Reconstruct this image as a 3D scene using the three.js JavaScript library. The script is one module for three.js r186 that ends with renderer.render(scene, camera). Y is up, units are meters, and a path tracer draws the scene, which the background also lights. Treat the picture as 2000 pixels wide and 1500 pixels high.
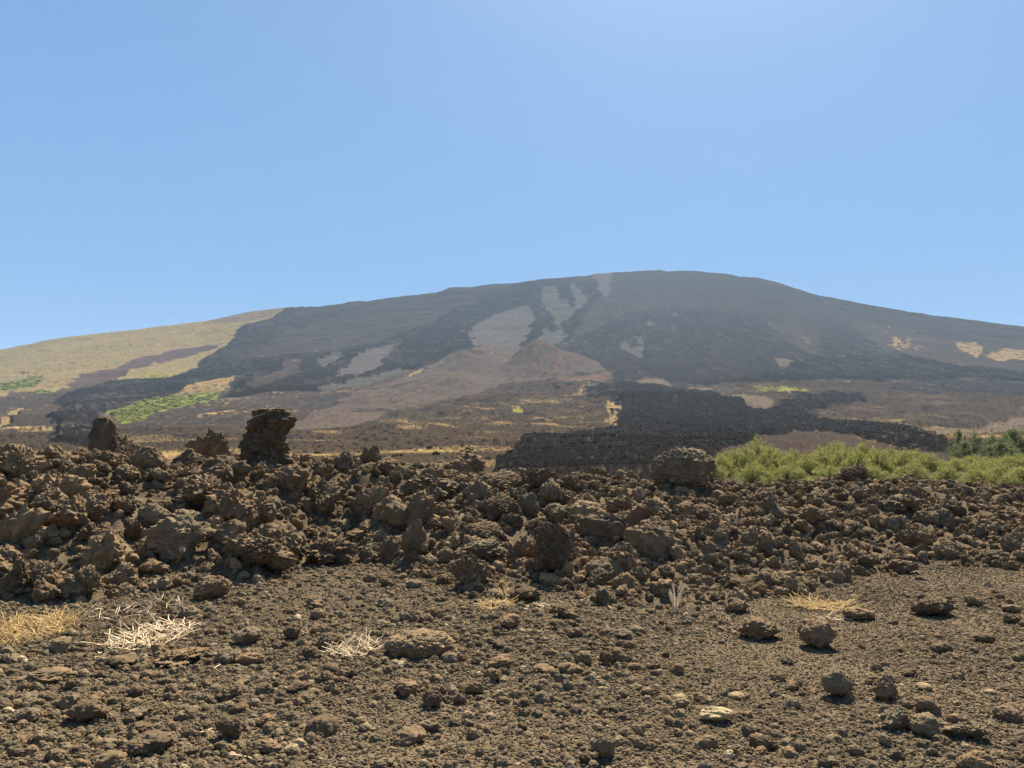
import * as THREE from 'three';
import { mergeVertices, mergeGeometries } from 'three/addons/utils/BufferGeometryUtils.js';
import { ImprovedNoise } from 'three/addons/math/ImprovedNoise.js';

// ------------------------------------------------------------------ camera, sky, sun, exposure
const F = 1572, EYE = 1.7, PITCH = Math.atan(130 / F);          // focal length in photo pixels, eye height, upward tilt
const scene = new THREE.Scene();
const camera = new THREE.PerspectiveCamera(2 * Math.atan(750 / F) * 180 / Math.PI, 4 / 3, 0.1, 30000);
camera.position.set(0, EYE, 0);
camera.lookAt(0, EYE + Math.sin(PITCH), -Math.cos(PITCH));
const renderer = new THREE.WebGLRenderer({ antialias: true });
renderer.toneMapping = THREE.LinearToneMapping;
renderer.toneMappingExposure = 3.2;
renderer.shadowMap.enabled = true;

const SUN_AZ = 16 * Math.PI / 180, SUN_EL = 50 * Math.PI / 180;
const sunDir = new THREE.Vector3(Math.sin(SUN_AZ) * Math.cos(SUN_EL), Math.sin(SUN_EL), -Math.cos(SUN_AZ) * Math.cos(SUN_EL));
function makeSky() {
  const W = 512, H = 256, data = new Float32Array(W * H * 4), d = new THREE.Vector3();
  const hor = [0.082, 0.163, 0.272], mid = [0.048, 0.114, 0.226], zen = [0.022, 0.054, 0.142];
  for (let j = 0; j < H; j++) for (let i = 0; i < W; i++) {
    const ph = ((i + 0.5) / W - 0.5) * 2 * Math.PI, th = ((j + 0.5) / H - 0.5) * Math.PI;
    d.set(Math.cos(ph) * Math.cos(th), Math.sin(th), Math.sin(ph) * Math.cos(th));
    const e = Math.max(0, d.y), k = (j * W + i) * 4, g = Math.acos(Math.min(1, d.dot(sunDir))) * 180 / Math.PI;
    const a = Math.exp(-e * 7), b = THREE.MathUtils.smoothstep(e, 0.25, 1);
    const glow = 0.52 * Math.exp(-g / 8) + 0.080 * Math.exp(-g / 23);
    for (let c = 0; c < 3; c++) {
      let v = mid[c] + (hor[c] - mid[c]) * a; v += (zen[c] - v) * b;
      v += glow * [1.0, 1.0, 0.92][c];
      if (d.y < 0) v += ([0.05, 0.045, 0.04][c] - v) * Math.min(1, -d.y * 12);
      data[k + c] = v;
    }
    data[k + 3] = 1;
  }
  const t = new THREE.DataTexture(data, W, H, THREE.RGBAFormat, THREE.FloatType);
  t.mapping = THREE.EquirectangularReflectionMapping; t.magFilter = t.minFilter = THREE.LinearFilter; t.needsUpdate = true;
  return t;
}
const skyTex = makeSky();
scene.background = skyTex; scene.environment = skyTex;
const sun = new THREE.DirectionalLight(new THREE.Color(1, 0.90, 0.74), 5);
sun.position.copy(sunDir).multiplyScalar(300); sun.castShadow = true;
sun.shadow.camera.left = sun.shadow.camera.bottom = -60; sun.shadow.camera.right = sun.shadow.camera.top = 60; sun.shadow.camera.far = 900;
sun.shadow.mapSize.set(4096, 4096);
scene.add(sun, sun.target);
scene.fog = new THREE.FogExp2(new THREE.Color(0.55, 0.76, 1.0), 0.000058);

// ------------------------------------------------------------------ helpers
let seed = 20240611;
const rnd = () => { seed |= 0; seed = seed + 0x6D2B79F5 | 0; let t = Math.imul(seed ^ seed >>> 15, 1 | seed); t = t + Math.imul(t ^ t >>> 7, 61 | t) ^ t; return ((t ^ t >>> 14) >>> 0) / 4294967296; };
const rr = (a, b) => a + (b - a) * rnd();
const P = new ImprovedNoise();
const n3 = (x, y, z) => P.noise(x, y, z);
function fbm(x, y, z, o) { let s = 0, a = 1, t = 0; for (let i = 0; i < o; i++) { s += a * P.noise(x, y, z); t += a; a *= 0.5; x = x * 2.03 + 7.1; y = y * 2.03 + 3.7; z = z * 2.03 + 1.3; } return s / t; }
const clamp = (x, a = 0, b = 1) => Math.min(b, Math.max(a, x));
const sstep = (x, a, b) => { const t = clamp((x - a) / (b - a)); return t * t * (3 - 2 * t); };
const taken = {};
const numbered = (n) => { const k = taken[n] = (taken[n] ?? -1) + 1; return k ? n + '_' + String(k).padStart(3, '0') : n; };
function top(o, name, ud) { o.name = numbered(name); o.userData = ud; scene.add(o); o.traverse(q => { if (q.isMesh) q.castShadow = q.receiveShadow = true; }); return o; }
function interp(list, x) { // piecewise smooth interpolation of [x, y] pairs
  if (x <= list[0][0]) return list[0][1];
  for (let i = 1; i < list.length; i++) if (x <= list[i][0]) { const t = (x - list[i - 1][0]) / (list[i][0] - list[i - 1][0]); return list[i - 1][1] + (list[i][1] - list[i - 1][1]) * t; }
  return list[list.length - 1][1];
}
// direction of a photo pixel as (u, m): sideways and upward slope for one metre of depth
const cp = Math.cos(PITCH), sp = Math.sin(PITCH);
function um(px, py) { const cx = (px - 1000) / F, cy = (750 - py) / F, dz = cp - cy * sp; return [cx / dz, (cy * cp + sp) / dz]; }
const std = (o) => new THREE.MeshPhysicalMaterial({ roughness: 1, metalness: 0, specularIntensity: 0.08, ...o });

// ------------------------------------------------------------------ terrain
const SKYLINE = [[-900, 800], [-500, 750], [0, 682], [100, 663], [200, 650], [300, 638], [400, 628], [480, 610], [560, 600], [620, 601], [700, 590], [790, 578], [850, 572], [880, 562], [930, 559], [955, 555], [1000, 553], [1060, 545], [1150, 538], [1165, 534], [1220, 531], [1290, 527], [1305, 530], [1340, 528], [1420, 535], [1445, 540], [1480, 542], [1530, 555], [1600, 577], [1700, 597], [1800, 612], [1900, 625], [2000, 638], [2500, 715], [2900, 790]].map(([x, y]) => um(x, y));
const RIDGE = [[-1.4, 2200], [-0.64, 2700], [-0.3, 3100], [0, 3900], [0.18, 4200], [0.35, 3800], [0.64, 3100], [1.4, 2400]];
function baseParams(u) { const R = interp(RIDGE, u); return [R, R * interp(SKYLINE, u) + EYE]; }
function baseH(x, w) {
  if (w < 1) return 0;
  const u = clamp(x / w, -1.5, 1.5), [R, A] = baseParams(u), s = w / R;
  return s <= 1 ? A * s * s : A * (1 - (s - 1) * 1.1);
}
// terrain coordinates (u, s) of a photo pixel: where its ray meets the smooth slope
function us(px, py) {
  const [u, m] = um(px, py), [R, A] = baseParams(u), q = A / (R * R);
  const w = (m + Math.sqrt(Math.max(0, m * m + 4 * q * EYE))) / (2 * q), ms = (A - EYE) / R;
  return m > ms ? [u, 1 + (m - ms) * 6] : [u, Math.min(1, w / R)];
}
// the bank of rubble: foot line, crest line
const FOOT = [[-900, 1195], [-300, 1190], [0, 1172], [150, 1180], [260, 1150], [350, 1142], [500, 1138], [600, 1095], [700, 1092], [800, 1118], [930, 1158], [1040, 1150], [1150, 1165], [1300, 1180], [1450, 1170], [1560, 1150], [1700, 1115], [1850, 1102], [2000, 1108], [2400, 1110], [2900, 1120]].map(([x, y]) => { const [u, m] = um(x, y); return [u, EYE / -m]; });
const CREST = [[-900, 890, 13.0], [-300, 880, 13.0], [0, 888, 13.6], [150, 890, 14.2], [300, 905, 14.6], [460, 905, 15.0], [600, 900, 16.2], [700, 905, 16.5], [800, 918, 16.5], [900, 930, 16.2], [1050, 938, 16.2], [1250, 946, 16.0], [1340, 940, 16.2], [1430, 956, 16.6], [1550, 954, 17.2], [1700, 944, 17.6], [1850, 950, 17.8], [2000, 970, 17.8], [2400, 980, 17.8], [2900, 985, 17.8]].map(([x, y, w]) => { const [u, m] = um(x, y); return [u, w, EYE + m * w]; });
const CRW = CREST.map(c => [c[0], c[1]]), CRH = CREST.map(c => [c[0], c[2]]);
function bankT(x, w) { const u = x / Math.max(w, 1), f = interp(FOOT, u) + 0.35 * n3(x * 0.7, w * 0.7, 4), c = interp(CRW, u); return (w - f) / (c - f); }
function nearH(x, w) {
  const u = x / Math.max(w, 1), t = bankT(x, w);
  let h = 0.05 * fbm(x * 0.35, 2.2, w * 0.35, 3) + 0.018 * fbm(x * 3, 5, w * 3, 2);
  if (t > 0) {
    const H = interp(CRH, u), up = t < 1 ? Math.pow(sstep(t, -0.15, 1.12), 0.85) * 1.02 - 0.02 : 1 - 0.9 * sstep(t, 1.05, 2.3);
    const k = sstep(t, 0, 0.15) * (1 - sstep(t, 1.6, 2.4));
    h += H * Math.max(0, up) + k * (0.24 * fbm(x * 0.55, 9, w * 0.55, 2) + 0.20 * Math.abs(n3(x * 1.7, 1, w * 1.7)) + 0.07 * Math.abs(n3(x * 5, 8, w * 5)) - 0.1);
  }
  return h + baseH(x, w);
}
function hitNear(px, py) { // first meeting of a pixel's ray with the near ground
  const [u, m] = um(px, py); let w = 3;
  for (; w < 40; w += 0.02) if (nearH(u * w, w) >= EYE + m * w) break;
  return [u * w, nearH(u * w, w), w];
}

// ------------------------------------------------------------------ what covers the slopes (outlines found on the photograph, laid on the slope)
const C = { // linear base colours
  base: [0.034, 0.030, 0.028], low: [0.040, 0.032, 0.025], tan: [0.150, 0.115, 0.056], pink: [0.105, 0.078, 0.058], rust: [0.052, 0.038, 0.034], dark: [0.0135, 0.013, 0.0135], dark2: [0.020, 0.019, 0.019],
  ash: [0.060, 0.054, 0.050], ashg: [0.052, 0.050, 0.043], straw: [0.215, 0.148, 0.066], brown: [0.046, 0.037, 0.031], green: [0.095, 0.115, 0.030], ygreen: [0.170, 0.160, 0.035], cinder: [0.066, 0.053, 0.044], red: [0.085, 0.054, 0.040],
  scrub: [0.044, 0.034, 0.025], black: [0.0115, 0.011, 0.0105], purple: [0.045, 0.034, 0.030], lt: [0.105, 0.082, 0.056],
};
const poly = [];
function region(type, part, raise, warp, pts) {
  const q = pts.map(([x, y]) => us(x, y)); let a = 9, b = -9, c = 9, d = -9;
  for (const [u, s] of q) { a = Math.min(a, u); b = Math.max(b, u); c = Math.min(c, s); d = Math.max(d, s); }
  poly.push({ type, part, raise, warp, q, box: [a - 0.03, b + 0.03, c - 0.05, d + 0.05] });
}
function edgeDist(q, x, y) { let m = 9; for (let i = 0, j = q.length - 1; i < q.length; j = i++) { const [ax, ay] = q[j], bx = q[i][0] - ax, by = q[i][1] - ay, t = clamp(((x - ax) * bx + (y - ay) * by) / (bx * bx + by * by + 1e-12)); m = Math.min(m, Math.hypot(x - ax - t * bx, y - ay - t * by)); } return m; }
const inside = (q, x, y) => { let r = false; for (let i = 0, j = q.length - 1; i < q.length; j = i++) { const [xi, yi] = q[i], [xj, yj] = q[j]; if ((yi > y) !== (yj > y) && x < (xj - xi) * (y - yi) / (yj - yi) + xi) r = !r; } return r; };
// left grass slope
region('tan', 'grass_slope', 0, 1, [[-900, 500], [560, 560], [566, 600], [530, 620], [480, 632], [460, 650], [452, 665], [425, 685], [395, 700], [385, 714], [330, 735], [225, 740], [100, 768], [0, 775], [-900, 900]]);
region('pink', 'grass_slope', 0, 1, [[400, 632], [420, 615], [480, 590], [566, 590], [566, 600], [530, 617], [480, 627], [430, 631]]);
region('rust', 'grass_slope', 0, 1.6, [[100, 770], [140, 750], [170, 733], [250, 705], [330, 685], [412, 671], [425, 677], [345, 700], [290, 712], [210, 745], [130, 769]]);
region('rust', 'grass_slope', 0, 1.6, [[0, 780], [20, 768], [60, 764], [80, 772], [40, 782]]);
region('ygreen', 'grass_slope', 0, 1, [[275, 737], [300, 728], [335, 727], [325, 738]]);
region('green', 'grass_slope', 0, 1, [[0, 745], [60, 735], [85, 745], [60, 760], [0, 766]]);
region('green', 'grass_slope', 0, 1, [[55, 770], [75, 763], [100, 764], [95, 771]]);
// darker old flow beside the grass
region('dark2', 'lava_flow', 5, 1, [[566, 590], [700, 570], [720, 600], [640, 625], [560, 650], [520, 670], [490, 700], [430, 722], [380, 730], [330, 740], [385, 714], [395, 700], [425, 685], [452, 665], [460, 650], [480, 632], [530, 620], [566, 600]]);
// the long dark flow reaching down to the left
region('dark', 'lava_flow', 4, 1, [[1000, 557], [1090, 545], [1160, 550], [1180, 580], [1150, 600], [1130, 640], [1100, 690], [1000, 690], [925, 676], [905, 681], [870, 700], [830, 715], [790, 725], [760, 735], [700, 752], [580, 768], [440, 778], [450, 760], [465, 738], [440, 734], [400, 746], [360, 761], [300, 782], [250, 801], [205, 814], [200, 880], [90, 870], [110, 835], [85, 820], [115, 800], [100, 780], [225, 742], [330, 737], [400, 720], [480, 703], [580, 690], [650, 684], [730, 670], [800, 645], [850, 625], [900, 600], [940, 580]]);
region('brown', 'mountain_slope', 0, 1.5, [[-300, 800], [0, 785], [60, 778], [105, 782], [115, 800], [85, 820], [110, 835], [80, 850], [0, 856], [-300, 880]]);
region('straw', 'mountain_slope', 0, 1.5, [[0, 832], [10, 818], [30, 802], [52, 794], [50, 804], [25, 820], [5, 838]]);
region('ashg', 'mountain_slope', 0, 1, [[618, 708], [650, 690], [676, 690], [655, 708], [634, 718]]);
region('ash', 'mountain_slope', 0, 1, [[653, 742], [690, 702], [720, 682], [780, 669], [776, 690], [748, 703], [750, 718], [700, 735]]);
region('dark2', 'lava_flow', 2, 1, [[748, 703], [776, 672], [792, 690], [786, 708], [760, 716]]);
region('ashg', 'mountain_slope', 0, 1, [[615, 760], [700, 741], [785, 721], [792, 730], [700, 752], [640, 765]]);
region('brown', 'mountain_slope', 0, 1.5, [[552, 712], [585, 704], [584, 728], [560, 742], [500, 756], [480, 752], [530, 730]]);
region('straw', 'grass_slope', 0, 0.6, [[205, 812], [250, 797], [330, 770], [400, 744], [462, 731], [448, 752], [440, 762], [330, 800], [235, 828]]);
region('green', 'grass_slope', 0, 0.8, [[205, 812], [250, 798], [330, 773], [365, 766], [442, 757], [432, 776], [380, 792], [300, 815], [240, 830]]);
// upper pale ash windows
region('ash', 'mountain_slope', 0, 1, [[911, 652], [940, 628], [965, 612], [1000, 607], [1015, 598], [1036, 598], [1046, 620], [1032, 655], [1008, 688], [960, 678], [925, 676], [920, 662]]);
region('ashg', 'mountain_slope', 0, 0.8, [[1057, 560], [1082, 558], [1092, 572], [1092, 587], [1107, 585], [1115, 600], [1125, 600], [1118, 570], [1112, 552], [1125, 556], [1140, 572], [1153, 587], [1142, 597], [1122, 612], [1110, 625], [1099, 633], [1098, 641], [1108, 650], [1108, 660], [1095, 673], [1070, 682], [1040, 682], [1042, 667], [1060, 655], [1065, 642], [1075, 648], [1090, 642], [1080, 620], [1070, 607], [1060, 597], [1069, 597], [1056, 587]]);
region('ash', 'mountain_slope', 0, 1, [[1145, 520], [1205, 520], [1197, 560], [1182, 582], [1170, 565]]);
region('base', 'mountain_slope', 0, 1, [[1200, 520], [1420, 510], [1500, 640], [1400, 600], [1300, 600], [1230, 615], [1130, 650], [1165, 610], [1185, 580]]);
region('dark2', 'lava_flow', 5, 1, [[1195, 625], [1235, 612], [1300, 602], [1370, 606], [1440, 610], [1500, 632], [1560, 680], [1600, 694], [1600, 740], [1480, 744], [1300, 744], [1200, 746], [1190, 730], [1150, 700], [1100, 685], [1130, 655]]);
region('ashg', 'mountain_slope', 0, 0.7, [[1208, 674], [1223, 664], [1237, 681], [1250, 677], [1238, 656], [1256, 655], [1258, 675], [1257, 708], [1235, 699], [1215, 687]]);
for (const [x, y, a, b] of [[1340, 668, 5, 3], [1377, 682, 3, 6], [1408, 656, 7, 3], [1459, 648, 4, 3], [1270, 633, 12, 6], [1318, 617, 5, 4], [1162, 655, 5, 3], [1145, 670, 6, 3]]) region('ash', 'mountain_slope', 0, 0.6, [[x - a, y], [x, y - b], [x + a, y], [x, y + b]]);
region('brown', 'mountain_slope', 0, 1, [[1500, 632], [1540, 632], [1572, 636], [1600, 655], [1604, 690], [1595, 695], [1572, 686], [1550, 676], [1520, 652]]);
region('lt', 'mountain_slope', 0, 0.6, [[1511, 705], [1545, 709], [1565, 722], [1561, 731], [1540, 731], [1520, 719]]);
region('lt', 'mountain_slope', 0, 0.6, [[1555, 702], [1575, 708], [1590, 714], [1582, 718], [1570, 711]]);
// right shoulder
region('dark2', 'lava_flow', 4, 1, [[1600, 640], [1660, 637], [1690, 655], [1730, 690], [1720, 695], [1600, 695]]);
region('brown', 'mountain_slope', 0, 1.3, [[1650, 629], [1740, 643], [1850, 663], [2000, 688], [2300, 730], [2300, 760], [2000, 722], [1900, 716], [1880, 722], [1820, 702], [1730, 692], [1720, 680], [1690, 655]]);
region('straw', 'mountain_slope', 0, 1, [[1745, 660], [1760, 664], [1752, 680], [1773, 690], [1750, 687], [1742, 675]]);
region('straw', 'mountain_slope', 0, 1, [[1772, 664], [1781, 659], [1776, 678], [1766, 683]]);
region('straw', 'mountain_slope', 0, 1, [[1862, 668], [1888, 673], [1903, 666], [1920, 685], [1907, 700], [1880, 686]]);
region('straw', 'mountain_slope', 0, 1.3, [[1924, 692], [1950, 684], [1985, 686], [2100, 690], [2100, 712], [1960, 704], [1930, 702]]);
region('dark', 'lava_flow', 6, 1, [[1300, 748], [1480, 738], [1600, 698], [1760, 690], [1830, 708], [1880, 720], [1950, 720], [2000, 730], [2300, 760], [2300, 780], [2000, 744], [1900, 738], [1820, 744], [1700, 741], [1560, 744], [1480, 748]]);
// cinder cone and its ridges
region('cinder', 'cinder_cone', 0, 0.8, [[540, 850], [700, 765], [790, 737], [850, 712], [905, 681], [940, 672], [1050, 680], [1085, 685], [1150, 700], [1192, 736], [1175, 750], [1120, 753], [1080, 744], [1010, 746], [900, 778], [800, 795], [700, 825], [620, 860]]);
region('red', 'cinder_cone', 0, 1.2, [[1060, 682], [1072, 684], [1086, 700], [1093, 720], [1094, 742], [1088, 742], [1086, 722], [1078, 702]]);
region('red', 'cinder_cone', 0, 1.4, [[922, 682], [945, 676], [960, 688], [990, 697], [975, 703], [940, 697]]);
region('red', 'cinder_cone', 0, 1.6, [[1110, 745], [1185, 733], [1176, 749], [1125, 753]]);
region('straw', 'cinder_cone', 0, 1, [[800, 738], [850, 717], [905, 686], [903, 688], [850, 719], [802, 740]]);
region('scrub', 'mountain_slope', 0, 1.5, [[570, 880], [640, 845], [720, 825], [800, 797], [900, 780], [1010, 748], [1080, 746], [1140, 754], [1170, 778], [1200, 792], [1206, 832], [1180, 842], [1060, 852], [975, 890], [960, 930], [570, 930]]);
region('ygreen', 'mountain_slope', 0, 0.6, [[999, 801], [1012, 799], [1030, 806], [1022, 810], [1004, 808]]);
region('straw', 'mountain_slope', 0, 1.8, [[1180, 790], [1198, 794], [1205, 818], [1207, 834], [1178, 834], [1190, 812]]);
region('straw', 'mountain_slope', 0, 1.8, [[1118, 765], [1135, 757], [1140, 775], [1122, 775]]);
region('ashg', 'mountain_slope', 0, 1, [[1138, 760], [1172, 750], [1178, 762], [1142, 768]]);
// right-hand brown scrub
region('scrub', 'mountain_slope', 0, 1.5, [[1420, 752], [1560, 746], [1820, 748], [2300, 770], [2300, 960], [1850, 880], [1700, 830], [1580, 812], [1640, 792], [1690, 780], [1640, 768], [1560, 770], [1520, 795], [1440, 770]]);
region('dark2', 'lava_flow', 2, 2, [[1700, 752], [1830, 742], [2000, 748], [2300, 770], [2300, 810], [2000, 780], [1900, 772], [1760, 768]]);
region('ygreen', 'mountain_slope', 0, 1, [[1470, 753], [1500, 756], [1545, 757], [1585, 763], [1545, 771], [1510, 766], [1475, 765]]);
// the black flow in front
region('black', 'lava_flow', 2.5, 2.4, [[1140, 766], [1160, 753], [1240, 748], [1300, 750], [1360, 758], [1400, 775], [1440, 786], [1500, 801], [1520, 796], [1560, 771], [1640, 768], [1690, 780], [1650, 791], [1580, 809], [1700, 822], [1790, 846], [1862, 866], [1862, 882], [1750, 872], [1640, 852], [1570, 836], [1510, 846], [1450, 870], [1390, 892], [1380, 950], [960, 940], [975, 890], [1060, 852], [1180, 840], [1206, 832], [1200, 792], [1170, 780]]);
region('lt', 'mountain_slope', 0, 1, [[1385, 769], [1450, 774], [1516, 788], [1500, 800], [1475, 801], [1440, 785]]);
region('lt', 'mountain_slope', 0, 1, [[1328, 751], [1370, 754], [1388, 766], [1350, 761]]);
region('lt', 'mountain_slope', 0, 1, [[1235, 747], [1265, 740], [1300, 742], [1316, 749]]);
region('purple', 'mountain_slope', 0, 1.2, [[1370, 935], [1395, 892], [1450, 872], [1510, 847], [1570, 837], [1640, 853], [1750, 874], [1862, 884], [1900, 900], [2000, 960], [1400, 960]]);
region('lt', 'mountain_slope', 0, 2.5, [[1790, 842], [1880, 828], [2000, 810], [2300, 800], [2300, 850], [2000, 850], [1862, 862]]);

// hills added to the slope: pixel of the foot, height and half widths in photo pixels, profile
const bumps = [];
function hill(px, py, hpx, rx, rs, crater) { const [u, s] = us(px, py), [R] = baseParams(u), w = s * R; bumps.push({ u, s, h: hpx / F * w, ru: rx / F, rs, crater }); }
hill(1075, 722, 44, 125, 0.060, 0);
hill(1040, 716, 26, 60, 0.045, 1);
hill(930, 712, 30, 75, 0.050, 1);
hill(870, 752, 18, 110, 0.050, 0);
hill(760, 785, 14, 120, 0.045, 0);
hill(1000, 785, 10, 160, 0.04, 0);
hill(650, 820, 9, 120, 0.035, 0);
hill(1300, 790, 10, 190, 0.05, 0);
hill(1560, 790, 8, 120, 0.04, 0);
const SUM = (() => { const [u, s] = us(1290, 540), [R] = baseParams(u); return [u * R * s, R * s]; })();

const tmpT = { u: 0, s: 0 };
function slopeAt(u, s, out) { // height, class and colour at terrain coordinates
  const [R, A] = baseParams(u), w = R * s, x = u * w;
  const sc = 2.2 / Math.max(60, w), wu = 0.007 * fbm(x * 0.012, 3, w * 0.012, 4) + 0.010 * fbm(u * 70, 1, s * 45, 4), ws = 0.016 * fbm(x * 9 / w * 5, 8, s * 34, 3) * Math.min(1, s * 4);
  let type = s < 0.16 ? 'low' : 'base', part = 'mountain_slope', raise = 0;
  for (const p of poly) {
    const uu = u + wu * p.warp, ss = s + ws * p.warp, b = p.box;
    if (uu > b[0] && uu < b[1] && ss > b[2] && ss < b[3] && inside(p.q, uu, ss)) { type = p.type; part = p.part; raise = p.raise ? p.raise * sstep(edgeDist(p.q, uu, ss), 0, 0.014) : 0; }
  }
  let h = s <= 1 ? A * s * s : A * (1 - (s - 1) * 1.1);
  for (const b of bumps) {
    const q = Math.hypot((u - b.u) / b.ru, (s - b.s) / b.rs); if (q > 1.6) continue;
    let k = Math.max(0, 1 - q); k = k * k * (3 - 2 * k) * 0.5 + k * 0.5;
    if (b.crater) k -= 0.55 * Math.exp(-(q * q) / 0.03);
    h += b.h * k;
  }
  // gullies running away from the summit
  const dx = x - SUM[0], dw = w - SUM[1], ang = Math.atan2(dx, -dw), rad = Math.hypot(dx, dw);
  const gul = fbm(ang * 16, rad * 0.0022, 5, 4), gul2 = fbm(ang * 60 + gul * 2, rad * 0.006, 2, 3);
  const k = clamp(w / 600) * clamp((1.04 - s) * 14);
  h += k * (gul * 16 + gul2 * 7) * clamp(rad / 900, 0.15, 1);
  const rough = type === 'black' ? 1.5 : type.startsWith('dark') ? 1.2 : type === 'scrub' || type === 'low' || type === 'purple' ? 0.9 : 0.45;
  const near = clamp((w - 24) / 60);
  h += raise * clamp(w / 700, 0.05, 1) + near * rough * clamp(w / 450, 0.15, 2.4) * (1.6 * fbm(x * 0.05, 1, w * 0.05, 3) + 1.2 * Math.abs(fbm(u * 104, 2, s * 260, 3)) + 0.30 * n3(u * 420, 3, s * 640));
  if (type === 'scrub' || type === 'low' || type === 'cinder' || type === 'brown') h += clamp((w - 200) / 500) * (7 * (0.35 - Math.abs(fbm(x * 0.011, 6, w * 0.009, 3))) + 3 * (0.3 - Math.abs(n3(x * 0.045, 2, w * 0.03))));
  if (s > 0.985) h += (A * 0.0035) * fbm(u * 60, 1.5, 2, 3);
  // colour: the cover's own mottling
  const c = C[type].slice();
  const m1 = fbm(x * 0.01, 7, w * 0.01, 3), m2 = 1.7 * fbm(u * 120, s * 150, 3, 4), m3 = 1.4 * n3(u * 430, s * 520, 8), st = gul2 * 1.5 + 0.7 * gul;
  const mix = (t, f) => { f = clamp(f); for (let i = 0; i < 3; i++) c[i] += (C[t][i] - c[i]) * f; };
  if (type === 'base') { mix('brown', 0.4 + st * 2.6); mix('dark', (gul2 + m2 * 0.5 - 0.04) * 3.6); mix('straw', (st - 0.50 + m2 * 0.9 - Math.max(0, s - 0.5) * 3) * 1.7); mix('ash', (m2 + m1 * 0.6 - 0.2) * 1.6); mix('dark2', clamp((s - 0.6) * 1.6, 0, 0.55)); }
  if (type === 'tan') { mix('green', (m2 + m1 - 0.12) * 1.5); mix('rust', (gul2 + m2 * 0.9 + m3 * 0.3 - 0.20) * 2.4); mix('straw', (m3 + m1) * 0.35); }
  if (type === 'low' || type === 'scrub') { mix('lt', (m2 * 0.6 + m1) * 0.9); mix('dark', (gul2 * 0.8 + m2 * 1.1 + m3 * 0.5 - 0.03) * 3.2); mix('straw', (m1 * 1.2 + fbm(x * 0.03, 4, w * 0.02, 4) * 1.6 + m3 * 0.4 - 0.27) * 1.5 * clamp(1.6 - s * 4, 0.12, 1)); mix('red', (gul2 - 0.15) * 1.2); }
  if (type === 'brown') { mix('dark2', (m2 + m3 * 0.6) * 2); mix('straw', (st + m2 - 0.62) * 1.3); }
  if (type === 'cinder') { mix('rust', (gul2 + m2 * 0.4) * 2.2); mix('red', (m1 + m2 * 0.5 - 0.18) * 1.2); mix('dark2', (st - 0.20) * 2); }
  if (type.startsWith('dark')) { mix('base', (m2 * 0.8 + gul2 - 0.12) * 1.6); mix('ash', (m3 + gul2 - 0.62) * 1.4); }
  if (type === 'black') { mix('dark', 0.3 + (m2 + m3 * 0.6) * 1.6); mix('scrub', (m1 + m2 - 0.42) * 1.4); }
  if (type === 'purple') { mix('dark', (m2 + m3) * 1.6); mix('scrub', (m1 + m2) * 1.8); }
  if (type === 'ygreen') mix('scrub', (m2 * 1.3 + m3) * 2.2 + 0.15);
  if (type === 'straw' || type === 'lt') { mix('brown', (m2 + m3 * 0.9 + 0.10) * 2.0); }
  const v = Math.max(0.35, 1 + 0.30 * m3 + 0.38 * m2 + 0.35 * gul2);
  out.h = h; out.part = part; out.c = [c[0] * v, c[1] * v, c[2] * v];
  return out;
}

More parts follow.
